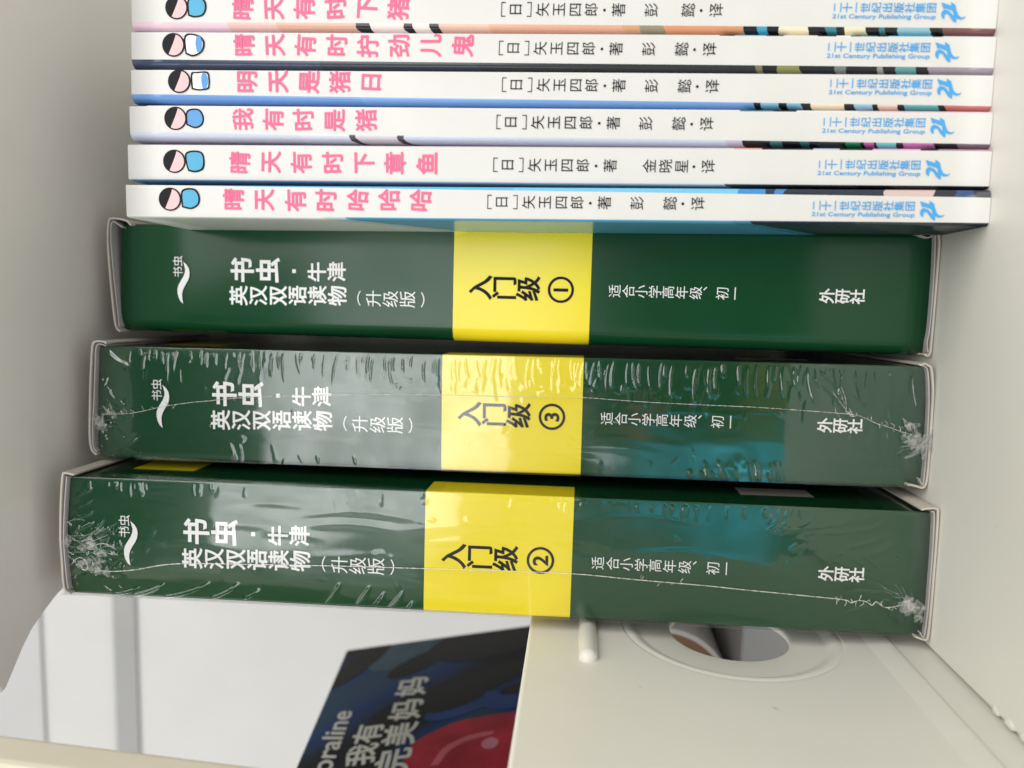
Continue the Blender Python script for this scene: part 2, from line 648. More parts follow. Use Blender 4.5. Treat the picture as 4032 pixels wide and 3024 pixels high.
loc(bm_obj('back_light_blocker', box_bm(XP + .001, 0.30, 0.188, 0.192, 0.0005, ZB - .0005), M_SHELFTOP, shelf, 0.0004, 1))  # unseen board, added to stop light leaking through the gaps between books

# wall far behind
w_ = bm_obj('wall', box_bm(-1.3, 0.4, 0.50, 0.52, -0.5, 1.3), M_WALL)
w_['kind'] = 'structure'
stripe = bm_obj('wall_stripe', box_bm(-1.3, 0.1, 0.4965, 0.4985, 0.5204, 0.5439), M_STRIPE, None, 0.0004, 1)  # plain grey stripe set just in front of the wall
stripe['label'] = 'plain grey rail running across the white wall beyond the shelf'
stripe['category'] = 'stripe'
boardup = bm_obj('wall_board', box_bm(-1.3, 0.1, 0.4960, 0.4985, 0.621, 0.90), plastic('pale_grey_paint', (0.46, 0.46, 0.465, 1), .6, 0.0), None, 0.0004, 1)
boardup['label'] = 'pale grey-white board on the wall, above the grey rail'
boardup['category'] = 'board'


# ------------------------------------------------------------------ white paperbacks
def book_root(name, x, y, yaw, lean, label, cat, group, z0=0.0):
    rm = Matrix.Rotation(yaw, 3, 'Z') @ Matrix.Rotation(lean, 3, 'Y')
    return empty(name, (x, y, z0), rm, label, cat, group)


HB = 210.0
GW = 'white paperbacks of one series'
INK = (24, 26, 32)
ART = {
    1: [(210, (226, 196, 206)), (185, (222, 182, 176)), (172, (214, 168, 150)), (151, INK), (148, (235, 215, 210)), (139, INK), (137, (238, 222, 216)), (133.5, INK), (131, (224, 178, 160)), (118, (220, 165, 140)), (86, (206, 160, 120)), (82, (150, 140, 115)), (76, (214, 150, 112)),
        (57, INK), (53.5, (70, 160, 190)), (51, INK), (49, (236, 226, 196)), (42, INK), (38, (60, 130, 150)), (36, INK), (34, (232, 224, 190)), (29.5, INK), (26, (60, 120, 130)), (24, INK), (22, (140, 185, 200)), (14, INK), (12, (118, 78, 74))],
    2: [(210, (58, 68, 92)), (160, (50, 56, 68)), (120, (44, 47, 52)), (60, (42, 44, 46)), (54, (120, 118, 84)), (52, INK), (49, (134, 136, 84)), (43.5, INK), (36, (110, 120, 118)), (33, INK), (26, (140, 145, 135)), (24, INK), (22, (90, 150, 150)), (16.5, INK), (14.5, (150, 140, 150))],
    3: [(210, (104, 150, 210)), (150, (112, 158, 216)), (54, INK), (52, (130, 185, 215)), (48, INK), (46, (130, 185, 215)), (43, INK), (40.5, (238, 222, 196)), (33, INK), (31, (150, 195, 215)), (27, INK), (25, (235, 205, 185)), (21, INK), (19.5, (96, 168, 172)), (12, INK), (10, (196, 116, 108))],
    4: [(210, (200, 206, 222)), (165, (206, 212, 226)), (152, (70, 62, 70)), (150.5, (206, 200, 210)), (140, (66, 58, 66)), (138.5, (196, 204, 224)), (60, (190, 185, 205)), (56, INK), (50, (60, 110, 110)), (47, INK), (43, (50, 92, 96)), (41, INK), (32, (30, 120, 80)), (29.5, INK), (28, (190, 90, 170)), (26, INK), (25, (110, 190, 196)), (21, INK), (19.5, (186, 110, 170)), (13, INK), (7, (120, 95, 110))],
    5: [(210, (206, 202, 214)), (150, (214, 212, 222)), (60, (60, 66, 76)), (30, (36, 40, 48))],
    6: [(210, (228, 232, 226)), (158, (196, 214, 220)), (152, (84, 158, 196)), (58, (70, 140, 180)), (54, (38, 46, 66)), (30, (60, 66, 74)), (12, (40, 44, 52))],
}
RIGHT_ART = {
    1: [(210, (226, 226, 228)), (60, (220, 210, 205)), (40, (214, 206, 206))],
    2: [(210, (216, 216, 224)), (63, INK), (59, (120, 190, 210)), (52, INK), (48, (232, 222, 210)), (40, INK), (36, (240, 235, 228)), (32, INK), (30, (60, 130, 140)), (26, INK), (23, (120, 190, 215)), (14, INK), (11.5, (205, 200, 212))],
    3: [(210, (222, 222, 224)), (60, (214, 210, 214))],
    4: [(210, (60, 70, 96)), (205, (224, 222, 228)), (57, (60, 110, 120)), (50, INK), (44, (224, 222, 226)), (30, (215, 190, 205))],
    5: [(210, (206, 196, 202)), (58, (210, 160, 150)), (52, INK), (40, (180, 190, 214)), (34, INK), (26, (214, 170, 205)), (16, INK), (12, (160, 130, 150))],
    6: [(210, (100, 178, 222)), (110, (116, 190, 226)), (57, (60, 140, 205)), (51, (40, 52, 80)), (49, (70, 130, 190)), (46, (38, 44, 58)), (23, (206, 180, 176)), (13, (40, 44, 60)), (8, (52, 80, 120)), (4, (40, 44, 56))],
}


def paperback(idx, x, y, yaw, w, lean, label, bl, br, rl, rr, tilt_end=0.0):
    """bl, br: x (mm) of the white spine's two limits at (top, bottom); rl, rr: depth radius of the two hinges"""
    root = book_root('paperback_book', x, y, yaw, lean, label, 'book', GW, 0.00012)
    hw = w / MM / 2
    D = 143.0

    def profile(xl, xr):
        pr, tag = [], []
        na = 7
        pr.append((hw, D))
        pr.append((hw, 12))
        ra = hw - xr
        for i in range(na + 1):
            t = i / na * math.pi / 2
            pr.append((xr + ra * math.cos(t), rr * (1 - math.sin(t))))
        for i in range(1, 8):
            pr.append((xr + (xl - xr) * i / 8, -0.05 * math.sin(math.pi * i / 8)))
        la = xl + hw
        for i in range(na + 1):
            t = i / na * math.pi / 2
            pr.append((xl - la * math.sin(t), rl * (1 - math.cos(t))))
        pr.append((-hw, 12))
        pr.append((-hw, D))
        return pr

    NZ = 24
    rng = random.Random(idx * 7 + 1)
    ph = [rng.uniform(0, 6.28) for _ in range(4)]
    V, F, MI = [], [], []
    n = None
    for k in range(NZ + 1):
        t = k / NZ
        z = HB * t
        wob_ = 0.035 * math.sin(t * 9 + ph[0]) + 0.015 * math.sin(t * 23 + ph[1])
        # the spine rolls back slightly in its last millimetres
        roll = 0.0
        if k == 0 or k == NZ:
            roll = 0.22
        pr = profile(bl[1] + (bl[0] - bl[1]) * t + wob_ * .5, br[1] + (br[0] - br[1]) * t + wob_ * .3)
        n = len(pr)
        for (px, py) in pr:
            yy = py + (roll + 0.0 if py < 1 else 0) + wob_ * (1 if py < 3 else 0)
            V.append((px * MM, yy * MM, (z if 0 < k < NZ else z) * MM))
    nr = 2 + 7
    nl = nr + 8
    for k in range(NZ):
        for i in range(n - 1):
            F.append((k * n + i, k * n + i + 1, (k + 1) * n + i + 1, (k + 1) * n + i))
            MI.append(2 if i < nr else (0 if i < nl else 1))
    F.append(tuple(range(n)))
    MI.append(0)
    F.append(tuple(reversed(range(NZ * n, NZ * n + n))))
    MI.append(0)
    # split the caps off so shading stays crisp
    o = mesh('cover', V, [tuple(reversed(f)) for f in F], [M_WHITE, art_mat('back_cover_print', ART[idx]), art_mat('front_cover_print', RIGHT_ART[idx])], root, False, MI)
    sm = [len(p.vertices) == 4 for p in o.data.polygons]
    o.data.polygons.foreach_set('use_smooth', sm)
    me = bm_obj('page_block', box_bm((-hw + .35) * MM, (hw - .35) * MM, 1.2 * MM, (D + .6) * MM, 0.6 * MM, (HB - .6) * MM), M_PAGES, root)
    return root


TITLES = {1: '晴天有时下猪', 2: '晴天有时拧劲儿鬼', 3: '明天是猪日', 4: '我有时是猪', 5: '晴天有时下章鱼', 6: '晴天有时哈哈哈'}
#        x title, z first, dz author, x author, dz publisher, x publisher
LAY = {1: (0.95, 180.6, -0.27, 0.95, -0.85, 1.60), 2: (1.10, 180.2, 0, 0.92, 0, 1.58), 3: (1.15, 179.2, -1.03, 0.95, -0.9, 1.76),
       4: (0.90, 180.0, 0.0, 0.90, 0.35, 1.50), 5: (0.12, 180.2, 0.40, 0.02, 1.1, 0.63), 6: (0.45, 181.4, 1.47, 0.45, 2.2, 0.15)}


def spine_print(root, i):
    tx, tz, da, ax, dp, px = LAY[i]
    rng = random.Random(50 + i)
    p = Print(0.17)
    for k, ch in enumerate(TITLES[i]):
        p.char(ch, tx + 0.04 * k + rng.uniform(-.12, .12), tz - 7.95 * k + rng.uniform(-.12, .12), 6.0, 0.020, R(rng.uniform(-3.5, 3.5)), 0.93 + rng.uniform(-.03, .03), 0.95)
    p.build('title_lettering', M_PINK, root)
    p = Print(0.17)
    z0 = da
    for (z, s) in ((115.1, 1), (108.9, -1)):      # the square brackets of vertical setting
        p.rect(ax - 1.7, ax + 1.7, z + z0 + s * .5 - .09, z + z0 + s * .5 + .09)
        for e in (-1, 1):
            p.rect(ax + e * 1.6 - .1, ax + e * 1.6 + .1, z + z0 - .5, z + z0 + .5)
    seq = [('日', 112.2), ('矢', 105.6), ('玉', 101.65), ('四', 97.68), ('郎', 93.86), ('·', 90.68), ('著', 87.29)]
    if i == 5:
        seq += [('金', 77.9), ('晓', 74.1), ('星', 70.3), ('·', 67.4), ('译', 64.05)]
    else:
        d = {1: .9}.get(i, 0)
        seq += [('彭', 79.53), ('懿', 71.71 - d), ('·', 68.68 - d), ('译', 65.15 - d)]
    for ch, z in seq:
        if ch == '·':
            p.disc(ax - .1, z + z0, .33, n=20)
        else:
            p.char(ch, ax, z + z0, 3.55, -0.010, 0, 0.95, 0.98)
    p.build('author_lettering', M_BLACK, root)
    p = Print(0.17)
    for ch, z in zip('二十一世纪出版社集团', (36.9, 34.65, 32.6, 30.55, 28.1, 25.6, 23.05, 20.6, 18.2, 15.75)):
        p.char(ch, px + .08, z + dp, 2.42, 0.010, 0, 0.98, 1.0)
    p.line('21st Century Publishing Group', px - 2.36, 38.0 + dp, 1.36, -math.pi / 2, 23.4, 0.016, 0.06)
    p.build('publisher_lettering', M_BLUE, root)
    p = Print(0.17)
    ox, oz = px - 1.58, dp
    outl = [(2.85, 13.65), (2.45, 12.4), (2.15, 11.45), (2.95, 11.5), (2.55, 10.9), (2.25, 10.45), (1.5, 10.25), (.7, 9.95), (.1, 9.65), (-.25, 9.3), (-.45, 8.9), (-.40, 8.4),
            (-.15, 7.95), (-.62, 8.2), (-.86, 8.7), (-.88, 9.3), (-.55, 10.05), (-1.0, 9.98), (-1.6, 9.95), (-1.45, 10.4), (-1.1, 10.85), (-.45, 11.35), (.1, 11.75), (.38, 12.05), (.40, 12.35), (.2, 12.58), (-.2, 12.66), (-.78, 12.62),
            (-.75, 12.95), (-.5, 13.2), (-.15, 13.4), (.35, 13.45), (.85, 13.3), (1.15, 12.98), (1.3, 12.72), (.95, 11.75), (.4, 11.2), (-.15, 10.75), (.35, 10.72), (1.0, 10.95), (1.35, 11.9), (1.62, 12.75), (1.35, 12.95), (1.75, 13.2)]
    p.poly([(a + ox, b + oz) for a, b in outl])
    p.build('publisher_logo', M_BLUE, root)
    # small round printed emblem at the head of the spine, plain shapes only
    ez = {1: 195.3, 2: 196.0, 3: 194.4, 4: 195.0, 5: 194.9, 6: 195.5}[i]
    ex = {1: 1.1, 2: 1.15, 3: 1.15, 4: 1.05, 5: .25, 6: .5}[i]
    def blob(pts, y0, name, mat, par):
        q_ = Print(y0)
        pp_ = smooth_path([(a_ + ex, b_ + ez, 0) for a_, b_ in pts + pts[:1]], 6)[:-1]
        q_.poly([(v_.x, v_.y) for v_ in pp_])
        return q_.build(name, mat, par)

    def circ(cx, cz, r, t0, t1, n_=14):
        return [(cx + r * math.cos(R(t0 + (t1 - t0) * k_ / n_)), cz + r * math.sin(R(t0 + (t1 - t0) * k_ / n_))) for k_ in range(n_ + 1)]

    e = Print(0.17)
    e.disc(ex, ez + 2.6, 2.9, 3.0)
    eo = e.build('spine_emblem', M_BLACK, root)
    e = Print(0.20)                         # lower half of the disc is pale pink
    pts_ = circ(ex, ez + 2.6, 2.55, 150, 345, 24)
    e.poly(pts_ + [(ex + 1.1, ez + 2.4), (ex - .3, ez + 3.0)])
    e.build('emblem_disc', M_SKIN, eo)
    tk = {1: 0, 2: 1, 3: 2, 4: 3, 5: 4, 6: 5}[i]
    sh_ = [
        [(-2.0, -.4), (1.4, -.2), (2.6, -1.2), (2.7, -3.4), (1.5, -5.0), (-.5, -5.2), (-2.0, -4.2), (-2.4, -2.0)],
        [(-2.2, -.5), (1.8, -.2), (2.8, -1.6), (2.2, -4.4), (.6, -5.6), (-1.6, -5.0), (-2.8, -2.6)],
        [(-1.9, -.6), (1.9, -.5), (2.3, -2.0), (2.4, -4.8), (.9, -5.4), (-.9, -5.4), (-1.9, -4.9), (-2.2, -2.4)],
        [(-1.6, -.2), (1.5, -.2), (2.4, -1.6), (2.2, -3.8), (.4, -4.9), (-1.5, -4.5), (-2.4, -2.6)],
        [(-2.4, -1.0), (-.8, -.5), (1.9, -.3), (2.7, -2.2), (2.3, -4.7), (.2, -5.4), (-1.9, -5.0), (-2.7, -3.0)],
        [(-2.0, -.5), (1.6, -.3), (2.7, -1.5), (2.6, -4.0), (1.0, -5.2), (-1.2, -5.0), (-2.4, -3.0)]][tk]
    blob(sh_, 0.15, 'emblem_outline', M_BLACK, eo)
    cz_ = sum(p_[1] for p_ in sh_) / len(sh_)
    blob([(a_ * .84, cz_ + (b_ - cz_) * .82) for a_, b_ in sh_], 0.185, 'emblem_patch', {1: M_LBLUE, 2: M_WINK, 3: M_WINK, 4: M_CORN, 5: M_LBLUE, 6: M_LBLUE}[i], eo)
    if i in (2, 3, 5):
        blob([(-1.8, -3.6), (.2, -3.2), (2.0, -3.5), (1.9, -4.5), (.3, -5.0), (-1.5, -4.6)], 0.205, 'emblem_stripe', M_CORN if i != 5 else M_LBLUE, eo)


SPEC = [
    # idx x y yaw w lean, white limits: bl (top,bottom) br (top,bottom), hinge depths
    (1, 0.04420, 0.0024, 0.0030, 0.00880, 0.0100, (-2.25, -2.75), (4.1, 4.1), 2.2, 0.35, 'white paperback cut off at the top edge, pink and orange strip beside its spine'),
    (2, 0.03519, 0.0018, 0.0035, 0.00872, 0.00844, (-2.38, -2.70), (4.15, 4.05), 2.3, 0.35, 'white paperback with a near-black strip along its spine and the longest pink title'),
    (3, 0.02671, 0.0013, 0.0043, 0.00803, 0.00570, (-2.02, -2.95), (3.85, 3.75), 2.2, 0.30, 'thin white paperback with a bright mid-blue strip along its spine'),
    (4, 0.01798, 0.0002, 0.0052, 0.00853, 0.00292, (-2.28, -3.05), (4.05, 3.85), 2.4, 0.35, 'white paperback with a pale lavender strip, five pink characters on its spine'),
    (5, 0.00911, -0.0010, 0.0061, 0.00887, -0.00297, (-4.15, -3.95), (4.2, 4.0), 1.4, 0.35, 'white paperback with a nearly all-white spine, two places from the green boxes'),
    (6, 0.00005, -0.0024, 0.0069, 0.00820, -0.00700, (-3.60, -3.40), (4.02, 2.35), 1.6, 0.9, 'white paperback with light blue edging, touching the first green box'),
]
for (i, x, y, yaw, w, lean, bl, br, rl, rr, lab) in SPEC:
    r_ = paperback(i, x, y, yaw, w, lean, lab, bl, br, rl, rr)
    spine_print(r_, i)


# ------------------------------------------------------------------ green boxed sets
GG = 'green boxed sets of readers'


def ply(name, path, y0, y1, th, mat, parent, sh, sag=0.0):
    """a bent sheet of board: path in (x, z) mm seen from the front, running back from y0 to y1"""
    P = smooth_path([(a, b, 0) for a, b in path], 6)
    n = len(P)
    L_, R_ = [], []
    for i, p in enumerate(P):
        t = (P[min(i + 1, n - 1)] - P[max(i - 1, 0)]).normalized()
        nn = Vector((-t.y, t.x, 0))
        L_.append(p + nn * th / 2)
        R_.append(p - nn * th / 2)
    V, F = [], []
    for y in (y0, y1):
        for side in (L_, R_):
            for p in side:
                V.append((p.x * MM, y * MM + p.y * MM * sh, p.y * MM))
    a, b, c_, d = 0, n, 2 * n, 3 * n
    for i in range(n - 1):
        F += [(a + i, a + i + 1, b + i + 1, b + i), (c_ + i, d + i, d + i + 1, c_ + i + 1),
              (a + i, c_ + i, c_ + i + 1, a + i + 1), (b + i, b + i + 1, d + i + 1, d + i)]
    F += [(a, b, d, c_), (a + n - 1, c_ + n - 1, d + n - 1, b + n - 1)]
    bm = bmesh.new()
    vs = [bm.verts.new(v_) for v_ in V]
    for f in F:
        bm.faces.new([vs[i] for i in f])
    return bm_obj(name, bm, mat, parent)


def boxed_set(x, y, yaw, w, lean, tilt, label, ct, cb, rl, rr, dz, dx, level, band, top_out, top_in, bot_out, bot_in, lift):
    """ct, cb: z (mm) of the printed spine's top and bottom at (right, left)"""
    root = book_root('book_box', x, y, yaw, lean, label, 'book box', GG, lift * MM)
    sh = math.tan(tilt)
    hw = w / MM / 2
    D = 146.0

    def profile():
        pr = [(hw, D), (hw, 40), (hw, 12)]
        for i in range(9):
            t = i / 8 * math.pi / 2
            pr.append((hw - rr + rr * math.cos(t), rr * (1 - math.sin(t))))
        for i in range(1, 16):
            pr.append((hw - rr - (2 * hw - rr - rl) * i / 16, 0))
        for i in range(9):
            t = i / 8 * math.pi / 2
            pr.append((-hw + rl - rl * math.sin(t), rl * (1 - math.cos(t))))
        pr += [(-hw, 12), (-hw, 40), (-hw, D)]
        return pr

    pr = profile()
    n = len(pr)
    NZ = 40
    V, F = [], []
    rng = random.Random(int(level) * 3)
    p1, p2 = rng.uniform(0, 6), rng.uniform(0, 6)
    for k in range(NZ + 1):
        t = k / NZ
        for (px, py) in pr:
            s = (px + hw) / (2 * hw)
            zt_ = ct[1] + (ct[0] - ct[1]) * s
            zb_ = cb[1] + (cb[0] - cb[1]) * s
            z = zb_ + (zt_ - zb_) * t
            b_ = -0.22 * math.sin(math.pi * t) * max(0, 1 - ((s - .5) * 2) ** 2) if py < 6 else 0   # slight belly
            b_ += 0.06 * math.sin(t * 11 + p1 + s * 2) + 0.04 * math.sin(t * 27 + p2 - s * 3) if py < 3 else 0
            V.append((px * MM, (py + b_) * MM + z * MM * sh, z * MM))
    for k in range(NZ):
        for i in range(n - 1):
            F.append((k * n + i, (k + 1) * n + i, (k + 1) * n + i + 1, k * n + i + 1))
    F.append(tuple(reversed(range(n))) if False else tuple(range(n)))
    F.append(tuple(reversed(range(NZ * n, NZ * n + n))))
    F.append((0, n - 1, NZ * n + n - 1, NZ * n))
    o = mesh('box_body', V, F, M_GREEN, root)
    o.data.polygons.foreach_set('use_smooth', [len(p_.vertices) == 4 for p_ in o.data.polygons])
    o.data.polygons[len(F) - 1].use_smooth = False

    def bz(z):        # spine prints follow the way the real print runs on this box
        return z + np.interp(z, [20, 27, 51, 84, 122, 165, 195], dz)

    # yellow band wrapping round the spine
    V, F = [], []
    off = 0.06
    bt, bb = band
    for k in range(9):
        z = bb + (bt - bb) * k / 8
        tt = (z - 0.5) / 232
        for i, (px, py) in enumerate(pr[2:-2]):
            s = (px + hw) / (2 * hw)
            b_ = -0.22 * math.sin(math.pi * tt) * max(0, 1 - ((s - .5) * 2) ** 2) if py < 6 else 0
            b_ += 0.06 * math.sin(tt * 11 + p1 + s * 2) + 0.04 * math.sin(tt * 27 + p2 - s * 3) if py < 3 else 0
            sx = 1 + off / hw
            V.append((px * sx * MM, (py + b_ - off) * MM + z * MM * sh, z * MM))
    nb = len(pr) - 4
    for k in range(8):
        for i in range(nb - 1):
            F.append((k * nb + i, (k + 1) * nb + i, (k + 1) * nb + i + 1, k * nb + i + 1))
    bo = mesh('level_band', V, F, M_YELLOW, root, True)

    inky = 0.40
    p = Print(inky, sh)
    for ch, z, s, X in (('书', 193.2, 7.5, 2.95), ('虫', 185.3, 7.5, 3.05), ('牛', 170.3, 5.9, 2.85), ('津', 164.35, 5.9, 3.05)):
        p.char(ch, X + dx, bz(z), s, 0.029 if s > 7 else 0.022)
    p.rect(2.94 - .55 + dx, 2.94 + .55 + dx, bz(177.3) - .55, bz(177.3) + .55)
    for k, ch in enumerate('英汉双语读物'):
        p.char(ch, -4.6 + .14 * k + dx, bz(194.45 - 2.1 - 6.07 * (k) + 0.0) if False else bz(194.45 - 6.07 * k), 5.95, 0.022)
    for ch, z in (('升', 153.25), ('级', 148.2), ('版', 143.12)):
        p.char(ch, -4.45 + dx, bz(z), 5.0, 0.0)
    for z, s in ((157.66, 1), (138.62, -1)):       # round brackets of vertical setting
        o_, i_ = [], []
        for k in range(13):
            t = -1 + 2 * k / 12
            zz = bz(z) + s * (.75 * (1 - t * t) - .45)
            o_.append((-4.45 + dx + t * 2.1, zz + s * .17))
            i_.append((-4.45 + dx + t * 2.1, zz - s * .17))
        p.poly(o_ + list(reversed(i_)))
    p.build('title_lettering', M_WINK, root)
    p = Print(inky, sh)
    for ch, X in (('书', 1.95), ('虫', 5.2)):
        p.char(ch, X + dx, bz(213.5), 3.35, 0.004)
    p.build('logo_lettering', M_WINK, root)
    sw = [(5.1, 211.81), (4.08, 210.65), (2.99, 210.01), (1.77, 209.8), (0.42, 209.99), (-0.69, 210.47), (-1.94, 211.28), (-3.18, 211.96), (-4.42, 212.32), (-5.65, 212.3), (-6.64, 212.16), (-7.5, 212.02), (-6.78, 212.82), (-5.56, 213.46), (-4.21, 213.76), (-2.98, 213.74), (-1.86, 213.39), (-0.74, 212.71), (0.75, 211.76), (1.99, 211.28), (2.85, 211.2), (3.82, 211.44)]
    p = Print(inky, sh)
    p.poly([(a + dx, bz(b)) for a, b in sw])
    p.build('logo_swoosh', M_WINK, root)
    p = Print(inky, sh)
    for ch, z in (('入', 121.9), ('门', 115.0), ('级', 108.25)):
        p.char(ch, -.55 + dx, bz(z), 7.1, 0.022)
    p.disc(-.69 + dx, bz(99.04), 3.68, n=56, hole=2.98)
    p.char(level, -.75 + dx, bz(99.04), 5.6, 0.024, 0, 1.05, 1.0, center='bbox')
    p.build('level_lettering', M_BLACK, bo)
    p = Print(inky, sh)
    for ch, z in zip('适合小学高年级', (84.0, 80.2, 76.67, 72.93, 69.42, 65.7, 61.9)):
        p.char(ch, -.65 + dx, bz(z), 3.72, -0.006)
    p.char('、', 0.55 + dx, bz(59.4), 3.6, -0.004, 0, 1, 1, center='bbox')
    p.char('初', -.62 + dx, bz(54.77), 3.75, -0.006)
    p.char('一', -.6 + dx, bz(51.3), 3.75, -0.006)
    p.build('reader_level_lettering', M_WINK, root)
    p = Print(inky, sh)
    for ch, z in (('外', 27.2), ('研', 23.25), ('社', 19.35)):
        p.char(ch, -.65 + dx, bz(z), 4.1, 0.022)
    p.build('publisher_lettering', M_WINK, root)

    # top and bottom closures: two plies of board standing a little proud of the spine
    yo = -1.9
    t1 = ply('top_flap', top_out, yo, 60, 0.5, M_BOARD, root, sh)
    ply('flap_ply', top_in, yo + .25, 30, 0.32, M_BOARDIN, t1, sh)
    t2 = ply('bottom_flap', bot_out, yo, 60, 0.5, M_BOARD, root, sh)
    ply('flap_ply', bot_in, yo + .25, 30, 0.32, M_BOARDIN, t2, sh)
    return root, sh, hw


BX = []


def side_print(root, name, mat, sign, hw, z0, z1, y0, y1, sh):
    x = sign * (hw + 0.05) * MM
    pts = [(y0, z0), (y1, z0), (y1, z1), (y0, z1)]
    V = [(x, y * MM + z * MM * sh, z * MM) for y, z in pts]
    mesh(name, V, [(0, 1, 2, 3) if sign > 0 else (3, 2, 1, 0)], mat, root)


BX.append(boxed_set(-0.0200, 0.0221, 0.0094, 0.0321, -0.00057, 0.0351,
          'unwrapped green boxed set with a yellow band and circled 1', (231.2, 232.6), (1.2, 0.9), 4.2, 1.2, [0] * 7, 0.0, '1', (129.8, 90.7),
          [(15.4, 227.4), (16.6, 228.6), (17.2, 231.0), (17.3, 233.3), (16.6, 234.4), (11.6, 234.9), (4.1, 234.7), (-3.3, 234.2), (-10.8, 233.6), (-15.1, 232.9), (-16.3, 231.6)],
          [(14.7, 230.2), (16.0, 232.2), (16.5, 233.1), (15.2, 233.9), (10.5, 234.0), (4.4, 233.7), (-2.2, 233.2), (-9.7, 232.5), (-14.8, 232.0)],
          [(15.9, 6.0), (16.2, 6.4), (16.7, 5.9), (16.8, 3.4), (16.7, 1.5), (15.9, .75), (13.4, .35), (8.0, .3), (0.5, .3), (-7.0, .3), (-13.6, .35), (-15.3, .5), (-15.9, 1.0), (-15.5, 1.9)],
          [(16.5, 6.1), (15.6, 5.0), (15.1, 3.0), (16.0, 1.9), (15.6, 1.5), (12.3, 1.25), (5.9, 1.0), (-2.7, .9), (-9.2, 1.0), (-12.5, 1.3), (-14.9, .9)], 0.35))
BX.append(boxed_set(-0.05493, 0.0183, 0.0144, 0.03265, -0.00757, -0.00116,
          'shrink-wrapped green boxed set with circled 3, between the other two green boxes', (232.3, 233.0), (1.2, 0.6), 1.0, 0.5, [-.3, -.3, .4, 1.1, 1.3, 1.15, .9], 0.55, '3', (131.1, 91.9),
          [(17.2, 228.5), (17.7, 229.1), (17.8, 231.3), (17.2, 232.4), (14.8, 232.9), (5.2, 233.7), (-4.4, 234.2), (-10.5, 234.4), (-13.8, 233.9), (-15.2, 232.5)],
          [(16.6, 228.7), (16.6, 231.5), (10.0, 232.2), (0.5, 232.9), (-6.8, 233.5), (-12.9, 233.5), (-14.4, 232.4)],
          [(17.0, 4.4), (16.8, 3.6), (17.2, 3.0), (16.7, 2.1), (15.8, 1.2), (10.5, .4), (3.7, .25), (-3.1, .25), (-10.0, .25), (-14.1, .4), (-15.8, 1.2), (-15.4, 3.2), (-15.1, 5.2)],
          [(16.6, 3.2), (15.2, 2.0), (8.2, 1.2), (1.4, .95), (-5.4, .9), (-11.2, .95), (-15.0, 1.2), (-13.5, 2.2)], 0.30))
BX.append(boxed_set(-0.09224, 0.0097, 0.0160, 0.03311, 0.00153, -0.03225,
          'shrink-wrapped green boxed set with circled 2, nearest the side panel', (232.6, 232.8), (1.1, 0.9), 1.0, 0.5, [-.3, -.3, 1.3, 2.4, 3.0, 2.7, 2.4], -0.15, '2', (132.9, 93.3),
          [(17.5, 228.9), (17.9, 231.4), (17.0, 232.1), (9.6, 232.8), (-0.3, 233.2), (-5.2, 233.0), (-12.7, 232.7), (-15.2, 232.1), (-15.9, 230.8)],
          [(16.9, 231.1), (10.9, 231.7), (1.0, 232.4), (-5.2, 232.3), (-12.7, 231.8), (-14.7, 231.4)],
          [(17.6, 4.7), (18.0, 3.0), (18.0, 1.2), (17.0, .5), (9.5, .3), (0.2, .25), (-9.2, .25), (-15.4, .4), (-16.8, 1.0), (-16.1, 3.6)],
          [(17.0, 2.1), (16.4, 1.3), (7.6, .95), (-1.7, .9), (-9.2, .9), (-16.0, 1.3), (-15.0, 2.4)], 0.30))


for (root_, sh_, hw_), k_ in zip(BX, range(3)):
    side_print(root_, 'side_patch', M_YELLOW, 1, hw_, 203.0, 221.0, 12.5 if k_ == 2 else 15, 40, sh_)
    side_print(root_, 'side_label', M_BOARD, 1, hw_, 27.5, 47.5, 11.5 if k_ == 2 else 15, 20, sh_)

